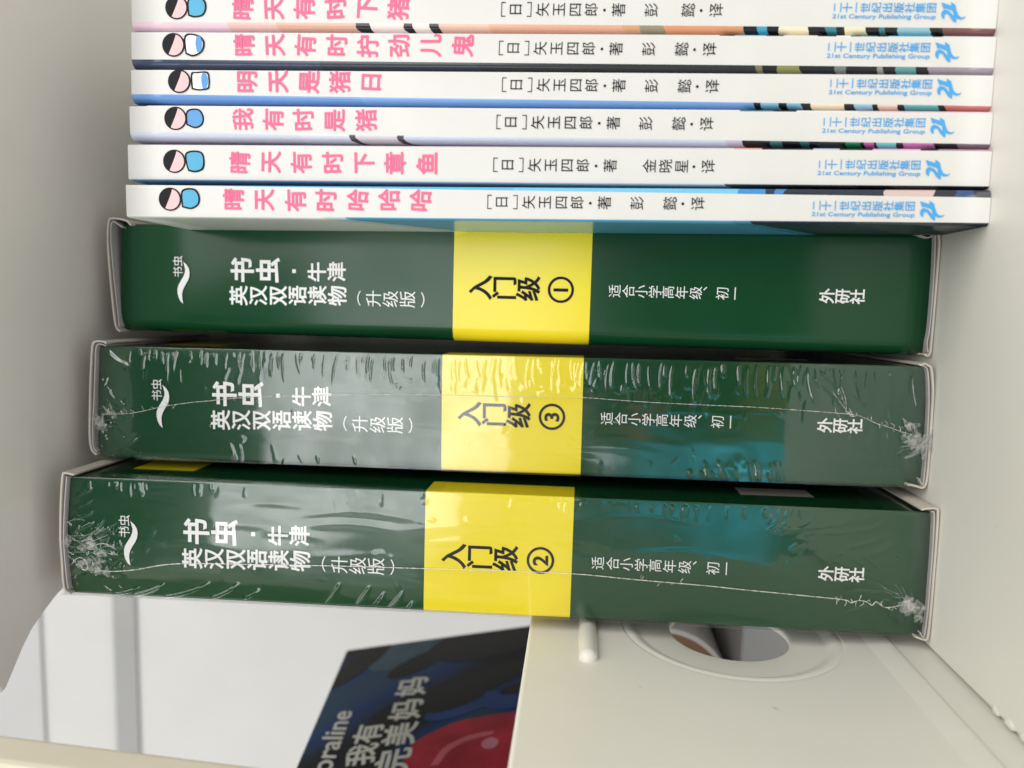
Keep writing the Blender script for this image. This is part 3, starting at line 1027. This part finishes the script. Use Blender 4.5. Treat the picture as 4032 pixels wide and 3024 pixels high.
# ------------------------------------------------------------------ shrink wrap
def film(root, sh, hw, seed, ridges, z0=0.4, z1=234.3):
    """clear film over the spine, round both long edges and over both flaps, with real creases"""
    rng = random.Random(seed)
    zs = np.arange(z0, z1 + .001, 0.22)
    xe = hw + 0.20
    xs = np.linspace(-xe, xe, 104)
    X, Z = np.meshgrid(xs, zs)
    Y = np.full_like(X, -0.62)
    # tent over the flaps
    for q_, am_ in ((np.clip((Z - (z1 - 7)) / 6.2, 0, 1), .22), (np.clip(((z0 + 7) - Z) / 6.2, 0, 1), .6)):
        Y -= am_ * q_ * q_ * (3 - 2 * q_) * (1 + sum(rng.uniform(.002, .012) * np.sin(X * rng.uniform(.2, 1.6) + Z * rng.uniform(-.9, .9) + rng.uniform(0, 6)) for _ in range(9)))
    # slow undulation of the tight film
    for _ in range(26):
        kx, kz = rng.uniform(-.22, .22), rng.uniform(-.12, .12)
        Y += rng.uniform(.3, 1) * 0.012 * np.sin(kx * X + kz * Z + rng.uniform(0, 6.3)) / (0.15 + math.hypot(kx, kz)) * .35
    ridges = list(ridges)
    for _ in range(46):        # faint tension lines running along the box
        zc_, xc_, L2 = rng.uniform(10, 225), rng.uniform(-hw + 1, hw - 1), rng.uniform(12, 45)
        ridges.append((xc_, zc_ - L2 / 2, xc_ + rng.gauss(0, .5), zc_ + L2 / 2, rng.uniform(.5, 1.8), rng.uniform(.006, .028)))
    for _ in range(60):        # shallow dimples
        xc_, zc_ = rng.uniform(-hw + 1, hw - 1), rng.uniform(6, 228)
        ridges.append((xc_, zc_, xc_ + rng.gauss(0, 1.5), zc_ + rng.gauss(0, 2) + .1, rng.uniform(.5, 1.4), rng.uniform(.008, .035)))
    for (x0, za, x1, zb, w, h) in ridges:
        dx, dz = x1 - x0, zb - za
        L_ = math.hypot(dx, dz)
        ux, uz = dx / L_, dz / L_
        lo, hi = min(za, zb) - 3 * w - .5, max(za, zb) + 3 * w + .5
        i0, i1 = np.searchsorted(zs, [lo, hi])
        if i1 <= i0:
            continue
        xx, zz = X[i0:i1], Z[i0:i1]
        a = ((xx - x0) * ux + (zz - za) * uz) / L_
        bow = 0.05 * L_ * np.sin(np.pi * np.clip(a, 0, 1))
        b_ = -(xx - x0) * uz + (zz - za) * ux + bow
        tp = np.clip(np.minimum((a + .08) / .25, (1.08 - a) / .3), 0, 1)
        Y[i0:i1] -= h * tp * np.exp(-(b_ / w) ** 2)
    # front part + side returns
    nz, nx = X.shape
    ret = [-0.50, -0.34, 0.1, 0.6, 3, 12, 60, 100]
    rows = []
    left = [(np.full(nz, -xe), np.full(nz, r_)) for r_ in reversed(ret)]
    right = [(np.full(nz, xe), np.full(nz, r_)) for r_ in ret]
    cols = [(a, b_) for a, b_ in left] + [(X[:, i], Y[:, i]) for i in range(nx)] + [(a, b_) for a, b_ in right]
    nc = len(cols)
    V = np.zeros((nz, nc, 3))
    for i, (cx, cy) in enumerate(cols):
        V[:, i, 0] = cx * MM
        V[:, i, 1] = cy * MM + zs * MM * sh
        V[:, i, 2] = zs * MM
    V = V.reshape(-1, 3)
    idx = np.arange(nz * nc).reshape(nz, nc)
    Fq = np.stack([idx[:-1, :-1], idx[:-1, 1:], idx[1:, 1:], idx[1:, :-1]], -1).reshape(-1, 4)
    me = bpy.data.meshes.new('shrink_wrap')
    me.vertices.add(len(V))
    me.vertices.foreach_set('co', V.ravel())
    me.loops.add(Fq.size)
    me.loops.foreach_set('vertex_index', Fq.ravel())
    me.polygons.add(len(Fq))
    me.polygons.foreach_set('loop_start', np.arange(0, Fq.size, 4))
    me.update(calc_edges=True)
    return link('shrink_wrap', me, M_FILM, root, True)


def tube(name, paths, parent, mat, sh, y0):
    """thin welds: paths = [(radius_mm, [(x,z) or (x,z,dy)])]"""
    V, F = [], []
    for r_, pts in paths:
        P = smooth_path([(p[0], p[1], p[2] if len(p) > 2 else 0) for p in pts], 4)
        n = len(P)
        b = len(V)
        for i, p in enumerate(P):
            t = (P[min(i + 1, n - 1)] - P[max(i - 1, 0)])
            t = Vector((t.x, t.y, 0)).normalized()
            nn = Vector((-t.y, t.x))
            rr = r_ * (0.25 if i in (0, n - 1) else 1)
            for k in range(6):
                a = math.pi * 2 * k / 6
                px = p.x + nn.x * rr * math.cos(a)
                pz = p.y + nn.y * rr * math.cos(a)
                V.append((px * MM, (y0 - p.z + rr * math.sin(a)) * MM + pz * MM * sh, pz * MM))
        for i in range(n - 1):
            for k in range(6):
                F.append((b + i * 6 + k, b + i * 6 + (k + 1) % 6, b + (i + 1) * 6 + (k + 1) % 6, b + (i + 1) * 6 + k))
    return mesh(name, V, F, mat, parent, True)


def crumple(name, parent, sh, patches, seed, y0=-1.0):
    """gathered knots of film: folded little sheets"""
    rng = random.Random(seed)
    V, F = [], []
    for (cx, cz, lx, lz, ang, amp, k) in patches:
        for _ in range(k):
            nx, nz = 11, 9
            b = len(V)
            a = ang + rng.gauss(0, .8)
            ca, sa = math.cos(a), math.sin(a)
            sx, sz = lx * rng.uniform(.5, 1.25), lz * rng.uniform(.25, .75)
            ox, oz = rng.gauss(0, lx * .16), rng.gauss(0, lz * .26)
            f1, f2, ph = rng.uniform(2, 5), rng.uniform(2, 4), rng.uniform(0, 6)
            bend = rng.uniform(-.5, .5)
            for j in range(nz):
                for i in range(nx):
                    u, v_ = i / (nx - 1) - .5, j / (nz - 1) - .5
                    tap = .15 + .85 * max(0, 1 - abs(u * 1.9 + .2))          # fans open, then closes to a point
                    px = ox + u * sx
                    pz = oz + v_ * sz * tap + bend * sx * u * u + rng.gauss(0, .03)
                    saw = abs(((v_ * f2 + u * .8 + ph) % 1.0) * 2 - 1)        # sharp pleats
                    dy = amp * (.25 + .75 * saw) * (.35 + .65 * tap) + .1 * math.sin(f1 * u * 3 + ph)
                    X_, Z_ = cx + px * ca - pz * sa, cz + px * sa + pz * ca
                    V.append((X_ * MM, (y0 - dy) * MM + Z_ * MM * sh, Z_ * MM))
            for j in range(nz - 1):
                for i in range(nx - 1):
                    F.append((b + j * nx + i, b + j * nx + i + 1, b + (j + 1) * nx + i + 1, b + (j + 1) * nx + i))
    return mesh(name, V, F, M_KNOT, parent, False)


def streaks(cx, cz, rng, n, a0, a1, l0, l1, r=.05):
    res = []
    for _ in range(n):
        a = rng.uniform(a0, a1)
        L_ = rng.uniform(l0, l1)
        s0 = rng.uniform(.2, 1.4)
        x, z = cx + s0 * math.sin(a) + rng.gauss(0, 1.6), cz + s0 * math.cos(a) + rng.gauss(0, 1.2)
        b_ = rng.uniform(-.3, .3)
        res.append((r * rng.uniform(.5, 1.5), [(x, z), (x + L_ * .5 * math.sin(a + b_), z + L_ * .5 * math.cos(a + b_)), (x + L_ * math.sin(a), z + L_ * math.cos(a))]))
    return res


def tufts(path, rng, z_lo, z_hi, n, up=1.0, r=0.07):
    outp = []
    for _ in range(n):
        z = rng.uniform(z_lo, z_hi)
        zs = [p[1] for p in path][::-1]
        xs = [p[0] for p in path][::-1]
        x = float(np.interp(z, zs, xs))
        s = rng.choice((1, 1, -1)) * up
        L_ = rng.uniform(.4, 1.7)
        outp.append((r * rng.uniform(.6, 1.4), [(x, z), (x + s * L_ * .5, z + rng.uniform(-.4, .5)), (x + s * L_, z + rng.uniform(-.5, .9))]))
    return outp


# box 3: comb of short creases along its right edge
root, sh, hw = BX[1]
rng = random.Random(33)
rid = []
z = 222.0
while z > 4:
    near = z < 150
    ln = rng.uniform(2.0, 6.6) if rng.random() < .75 else rng.uniform(6, 9.0)
    if z > 190:
        ln *= rng.uniform(.35, .8)
    big = 1.0
    if z < 95:
        ln *= 1.15
        big = 1.3
    sl = rng.uniform(-.12, .10) - (0.10 if z < 40 else 0)
    xst = hw - rng.uniform(.6, 1.5)
    sl += rng.gauss(0, .10)
    rid.append((xst, z, xst - ln, z + ln * sl, rng.uniform(.15, .36) * big, rng.uniform(.05, .14) * big))
    if rng.random() < .35:
        rid.append((xst - rng.uniform(0, 2), z + rng.uniform(.3, .8), xst - ln * rng.uniform(.3, .7), z + rng.uniform(.3, 1.4), rng.uniform(.12, .25), rng.uniform(.03, .08)))
    if rng.random() < .5:
        rid.append((xst - ln * .8, z + rng.uniform(-.6, .6), xst - ln * 1.6, z + rng.uniform(-.8, 1.2), .5, .05))
    z -= rng.choice((rng.uniform(.7, 1.6), rng.uniform(1.4, 2.6), rng.uniform(2.2, 4.2)))
for k in range(26):     # second comb along the left edge
    z = rng.choice((rng.uniform(150, 200), rng.uniform(35, 62)))
    ln = rng.uniform(1.5, 5.0)
    rid.append((-hw + .8, z, -hw + .8 + ln, z + rng.uniform(.4, 1.6), rng.uniform(.25, .5), rng.uniform(.05, .13)))
for (a, b_) in (((-16, 2), (-2, 24)), ((-15.5, 1.5), (-8, 22)), ((-16, 3), (-9, 33)), ((-16, 6), (-12, 30)), ((14.5, 229), (10.5, 222)), ((15.5, 229), (9.5, 224)), ((-14, 228), (-9, 220)), ((-5, 5), (4, 17)), ((-5, 4), (8, 13)), ((-6, 6), (10, 22)), ((5, 21), (15, 29)), ((4.2, 22), (14, 25)), ((3.8, 21.5), (13.5, 32))):
    rid.append((a[0], a[1], b_[0], b_[1], rng.uniform(.35, .8), rng.uniform(.10, .22)))
for k in range(20):
    rid.append((rng.uniform(-14, 10), rng.uniform(4, 14), rng.uniform(-10, 12), rng.uniform(8, 24), rng.uniform(.25, .5), rng.uniform(.03, .09)))
# gathered band just above the weld
for k in range(34):
    z = rng.uniform(55, 150)
    x = 6.5 + rng.uniform(-.8, 3.0)
    rid.append((x, z, x + rng.uniform(-.6, 1.2), z + rng.uniform(-3, 3), rng.uniform(.3, .8), rng.uniform(.03, .10)))
for k in range(90):     # crinkles gathered at both ends
    e_ = rng.random() < .5
    z = rng.uniform(1, 9) if e_ else rng.uniform(226, 233.5)
    x = rng.gauss(-3, 6)
    a_ = rng.uniform(-1.2, 1.2)
    L_ = rng.uniform(.8, 3.2)
    rid.append((x, z, x + L_ * math.sin(a_), z + L_ * math.cos(a_) * (1 if e_ else -1), rng.uniform(.12, .28), rng.uniform(.04, .13)))
wrap3 = film(root, sh, hw, 3, rid)
seam3 = [(-3.6, 231.5), (-3.3, 228.3), (-3.0, 223.2), (-2.2, 218.7), (-0.8, 213.1), (0.7, 204.7), (1.5, 198.1), (2.4, 191.0), (3.3, 180.1), (4.4, 158.6), (4.9, 142.7), (5.1, 131.7), (5.2, 111.0), (5.5, 91.9), (5.2, 84.4), (4.7, 71.3), (4.4, 54.0), (4.2, 43.3), (3.3, 23.2), (2.9, 19.1), (2.5, 17.5), (1.0, 14.1), (0.0, 10.7), (-1.1, 7.4), (-1.9, 4.4)]
tube('film_seam', [(0.10, seam3)] + tufts(seam3, rng, 190, 226, 16) + tufts(seam3, rng, 5, 22, 16, r=.09) + streaks(-5, 231.5, rng, 5, 2.4, 3.2, 1.5, 5, .04) + streaks(-4, 2.5, rng, 7, -.5, 1.1, 1.5, 5, .04) + streaks(3.2, 20.5, rng, 5, .7, 1.6, 2, 8), wrap3, M_SEAM, sh, -0.85)
crumple('film_knot', wrap3, sh, [(-5.5, 231.0, 4.8, 3.2, .5, 1.2, 9), (-2.5, 227.5, 4.5, 1.6, .9, .8, 4)], 18, -1.6)
crumple('film_knot', wrap3, sh, [(-4.0, 1.8, 8.5, 2.6, .2, 1.6, 12), (-3.0, 5.0, 3.2, 4.5, .3, .7, 5), (3.2, 20.5, 1.6, 1.8, .3, .5, 3), (1.0, 5.5, 3.5, 2.5, 1.1, .6, 4)], 8, -1.6)

# box 2: weld low on the spine, gathered knots at both ends
root, sh, hw = BX[2]
rng = random.Random(22)
rid = []
for k in range(70):      # fine creases down the upper right edge
    z = rng.uniform(30, 226)
    if 95 < z < 185 and rng.random() < .75:
        continue
    ln = rng.uniform(1, 4.5)
    rid.append((hw - .8, z, hw - .8 - ln, z + rng.uniform(-.6, .8), rng.uniform(.25, .5), rng.uniform(.03, .09)))
for (a, b_) in (((-16.3, 160.2), (-10.0, 155.8)), ((-16.2, 151.8), (-10.5, 147.6)), ((-16.2, 142.5), (-11.5, 138.5)), ((-16.0, 146.5), (-12, 143.5)), ((-16.3, 137.5), (-14, 135.5)), ((-15.5, 183), (-12.8, 178)), ((-15.8, 192), (-11.5, 184)),
                ((-16.2, 206), (-11.8, 192.5)), ((-16.0, 214), (-12.6, 205)), ((-16, 220), (-13.8, 212))):
    rid.append((a[0], a[1], b_[0], b_[1], rng.uniform(.32, .5), rng.uniform(.24, .40)))
for k in range(16):      # fan out of the upper knot
    a = rng.uniform(-.5, .9)
    L_ = rng.uniform(6, 16)
    rid.append((-1.0 + rng.uniform(-1.5, 1), 229, -1.0 + L_ * math.sin(a), 229 - L_ * math.cos(a) * .9, rng.uniform(.25, .5), rng.uniform(.06, .16)))
for k in range(7):       # slanting folds beside the top edge
    x = 14 - 3.2 * k
    rid.append((x - 2.4, 229.0, x, 224.5, rng.uniform(.25, .4), rng.uniform(.10, .18)))
for k in range(22):      # fan out of the lower knot
    a = rng.uniform(-1.3, .35)
    L_ = rng.uniform(8, 26)
    rid.append((-8 + rng.uniform(-1, 2), 4 + rng.uniform(0, 3), -8 - L_ * math.sin(a), 4 + L_ * math.cos(a), rng.uniform(.3, .7), rng.uniform(.05, .14)))
for (a, b_) in (((4.0, 17.5), (8.8, 9.5)), ((6.5, 22), (10, 12)), ((10, 28), (13.5, 12)), ((11, 34), (14.5, 20)), ((2.5, 14), (6, 6))):
    rid.append((a[0], a[1], b_[0], b_[1], rng.uniform(.3, .55), rng.uniform(.10, .2)))
for k in range(34):
    x, z = rng.uniform(4, 15), rng.uniform(14, 46)
    rid.append((x, z, x + rng.uniform(.8, 2.6), z - rng.uniform(1, 4), rng.uniform(.2, .4), rng.uniform(.02, .07)))
for k in range(150):     # crinkles gathered at both ends
    e_ = rng.random() < .45
    z = rng.uniform(1, 11) if e_ else rng.uniform(217, 233.5)
    x = rng.gauss(-7, 5) if e_ else rng.gauss(-5, 5)
    a_ = rng.uniform(-1.2, 1.2)
    L_ = rng.uniform(.8, 4.0)
    rid.append((x, z, x + L_ * math.sin(a_), z + L_ * math.cos(a_) * (1 if e_ else -1), rng.uniform(.12, .28), rng.uniform(.04, .14)))
wrap2 = film(root, sh, hw, 2, rid)
seam2 = [(-9.1, 224.4), (-9.4, 219.7), (-8.6, 212.9), (-6.9, 205.1), (-6.1, 197.3), (-5.5, 179.3), (-4.9, 158.9), (-4.6, 143.7), (-4.4, 132.7), (-4.1, 116.7), (-3.9, 93.4), (-4.7, 76.8), (-5.5, 57.1), (-6.0, 49.3), (-7.0, 30.0), (-7.5, 21.9), (-8.2, 20.2), (-7.5, 18.5), (-7.7, 16.4), (-8.6, 14.8), (-7.6, 13.9), (-8.7, 12.1), (-9.0, 10.6), (-8.2, 7.4), (-7.6, 3.8)]
ex = [(0.16, [(-8.0, 231), (-6.0, 229.0), (-6.4, 227.2), (-8.2, 226.3), (-9.4, 226.8), (-9.0, 228.2)]), (0.10, [(-4.6, 224.0), (-4.2, 221), (-4.8, 218.5)]), (.12, [(-3.0, 226.5), (-1.6, 221.6), (-3.2, 217.9)])]
tube('film_seam', [(0.15, seam2)] + ex + tufts(seam2, rng, 6, 26, 20, r=.09) + tufts(seam2, rng, 64, 82, 6, r=.09) + streaks(-1.5, 232, rng, 6, 2.6, 3.7, 4, 12, .045) + streaks(-8, 226, rng, 5, 2.2, 3.0, 2, 6, .04) + streaks(-9, 5, rng, 8, -.2, 1.3, 2, 8, .04), wrap2, M_SEAM, sh, -0.85)
crumple('film_knot', wrap2, sh, [(-8.6, 223.6, 3.6, 4.6, .7, 1.0, 8), (-3.0, 224.5, 2.4, 9.0, .1, .7, 6), (-1.0, 231.5, 3.0, 2.6, 0, .8, 5)], 19, -1.3)
crumple('film_knot', wrap2, sh, [(-8.2, 5.0, 3.6, 6.0, -.3, 1.3, 10), (-10.5, 3.5, 4.0, 2.2, .6, .8, 4), ], 9, -1.3)

# ------------------------------------------------------------------ dark picture book beyond the side panel
rm = Matrix.Rotation(R(84), 3, 'Z') @ Matrix.Rotation(R(-10), 3, 'X') @ Matrix.Rotation(R(-4), 3, 'Y')
P0 = Vector((-0.195, 0.1544, 0.2007))     # its upper far corner
CW, CH, CT = 0.152, 0.203, 0.014
org = P0 - rm @ Vector((0, 0, CH))
cb_ = empty('picture_book', org, rm, 'dark blue picture-covered book with a red shape and silver title, standing beyond the side panel', 'book')


def art_cover():
    """swirling dark and blue print, no picture of anything"""
    a = Mat('dark_blue_cover_print')
    a.tc = a.n.new('ShaderNodeTexCoord')
    wv = a.n.new('ShaderNodeTexWave')
    wv.inputs['Scale'].default_value = 4
    wv.inputs['Distortion'].default_value = 7.5
    wv.inputs['Detail'].default_value = 1.5
    wv.inputs['Detail Scale'].default_value = 1.2
    mp = a.n.new('ShaderNodeMapping')
    mp.inputs['Rotation'].default_value = (0, R(52), 0)
    mp.inputs['Scale'].default_value = (1.7, 1, 1.0)
    a.l.new(a.tc.outputs['Object'], mp.inputs[0])
    a.l.new(mp.outputs[0], wv.inputs['Vector'])
    r = a.ramp(wv.outputs[0], [(0.0, (0.006, 0.006, 0.008, 1)), (0.25, (0.010, 0.014, 0.022, 1)), (0.45, (0.010, 0.026, 0.075, 1)), (0.7, (0.008, 0.034, 0.13, 1)), (0.95, (0.02, 0.050, 0.10, 1))])
    a.l.new(r.outputs[0], a.b.inputs['Base Color'])
    a.b.inputs['Roughness'].default_value = 0.45
    a.b.inputs['Specular IOR Level'].default_value = 0.15
    return a.m


bm = box_bm(-CW, 0, 0, CT, 0, CH)
bm_obj('cover', bm, art_cover(), cb_, 0.0004, 1)


class CPrint(Print):
    def pt(s, x, z, w=0.0):
        return (x * MM, -(s.y0 + 0.03 * w) * MM, z * MM)


M_RED = paper('red_print', (0.34, 0.022, 0.040, 1), 0.4, 0.35, 0.15)
M_SILV = paper('silver_print', (0.55, 0.55, 0.50, 1), 0.35, 0.1)
M_DARK = paper('near_black_print', (0.009, 0.009, 0.011, 1), 0.4, 0.2, 0.15)
M_TEAL = paper('dull_teal_print', (0.045, 0.080, 0.105, 1), 0.4, 0.2, 0.15)
M_NAVY = paper('navy_print', (0.014, 0.045, 0.17, 1), 0.4, 0.2, 0.15)


def oval(cx, cz, a_, b_, rot, n=40, egg=0.0):
    o_ = []
    for k in range(n):
        t = 2 * math.pi * k / n
        u, w = a_ * math.cos(t), b_ * math.sin(t) * (1 + egg * math.cos(t))
        o_.append((cx + u * math.cos(rot) - w * math.sin(rot), cz + u * math.sin(rot) + w * math.cos(rot)))
    return [(min(max(x_, -CW / MM + .5), -.4), min(max(z_, 1), CH / MM - .4)) for x_, z_ in o_]


sw = []
for k, (pp, y0, mt) in enumerate((
        (oval(-6, 166, 26, 11, R(-62), egg=-.3), 0.06, M_TEAL), (oval(-14, 193, 21, 6.5, R(-28), egg=.3), 0.10, M_DARK), (oval(-17, 160, 21, 6.0, R(-55), egg=-.3), 0.10, M_DARK),
        (oval(-46, 145, 38, 9, R(-66), egg=-.2), 0.10, M_DARK), (oval(-6, 128, 34, 16, R(-75)), 0.08, M_DARK), (oval(-57, 141, 16, 6, R(-70)), 0.13, M_NAVY), (oval(-54, 143, 12, 3.4, R(-70)), 0.16, M_DARK),
        (oval(-56, 122, 11, 7, R(-80)), 0.15, M_NAVY), (oval(-50, 118, 8, 3.5, R(-80)), 0.18, M_DARK), (oval(-75, 172, 30, 7, R(-20)), 0.09, M_DARK))):
    q = CPrint(y0)
    q.poly(pp)
    sw.append(q.build('swirl_print', mt, cb_))
q = CPrint(0.2)
pp = smooth_path([(-118, 162, 0), (-100, 162.5, 0), (-89.5, 161.2, 0), (-78, 159.0, 0), (-72, 152.2, 0), (-67.3, 142.6, 0), (-65.8, 132, 0), (-65.6, 118, 0), (-67, 60, 0), (-118, 60, 0)], 6)
q.poly([(a.x, a.y) for a in pp])
ro = q.build('red_shape', M_RED, cb_)
q = CPrint(0.23)
pp = smooth_path([(-91, 150, 0), (-82, 146, 0), (-77, 138, 0), (-75.5, 128, 0), (-77.5, 128, 0), (-79.5, 137, 0), (-84, 143.5, 0), (-91, 147, 0)], 5)
q.poly([(a.x, a.y) for a in pp])
q.build('fold_line', paper('pale_red_print', (0.50, 0.09, 0.13, 1), .4, .2), ro)
q = CPrint(0.24)
q.disc(-82.5, 128.3, 3.2)
q.build('round_spot', paper('dull_pink_print', (0.45, 0.16, 0.22, 1), .4, .2), ro)
q = CPrint(0.25)
q.line('Coraline', -97.5, 188.3, 12.4, 0, 46.5, 0.016, 0.20)
q.build('title_lettering', M_SILV, cb_)
q = CPrint(0.25)
for x_, ch in ((-79.8, '我'), (-67.2, '有')):
    q.char(ch, x_, 178.0, 12.6, 0.022)
for x_, ch in ((-85.8, '完'), (-70.4, '美'), (-54.6, '妈'), (-38.6, '妈')):
    q.char(ch, x_, 164.6, 14.2, 0.022)
q.build('subtitle_lettering', M_SILV, cb_)

# glimpsed through the hole in the side panel: a grey box with a brown roll lying on it
gb = bm_obj('grey_box', box_bm(-0.235, -0.122, 0.085, 0.180, 0.0, 0.0301), M_GREYPL, None, 0.001, 2)
gb['label'] = 'grey box just visible through the round hole of the side panel'
gb['category'] = 'box'
RC = (-0.1740, 0.0575)
bm = bmesh.new()
bmesh.ops.create_cone(bm, cap_ends=True, segments=64, radius1=0.0272, radius2=0.0272, depth=0.07,
                      matrix=Matrix.Translation((0, 0.035, 0)) @ Matrix.Rotation(R(90), 4, 'X'))
rl = empty('brown_roll', (RC[0], 0.092, RC[1]), None, 'brown round roll with a white rim, glimpsed through the hole in the side panel', 'roll')
bm_obj('roll_body', bm, M_WHITE, rl, 0.0005, 2)
q = Print(0.2)
q.disc(0, 0, 25.4, n=64)
q.build('roll_end', paper('brown_print', (0.27, 0.155, 0.075, 1), 0.5, 0.15), rl)
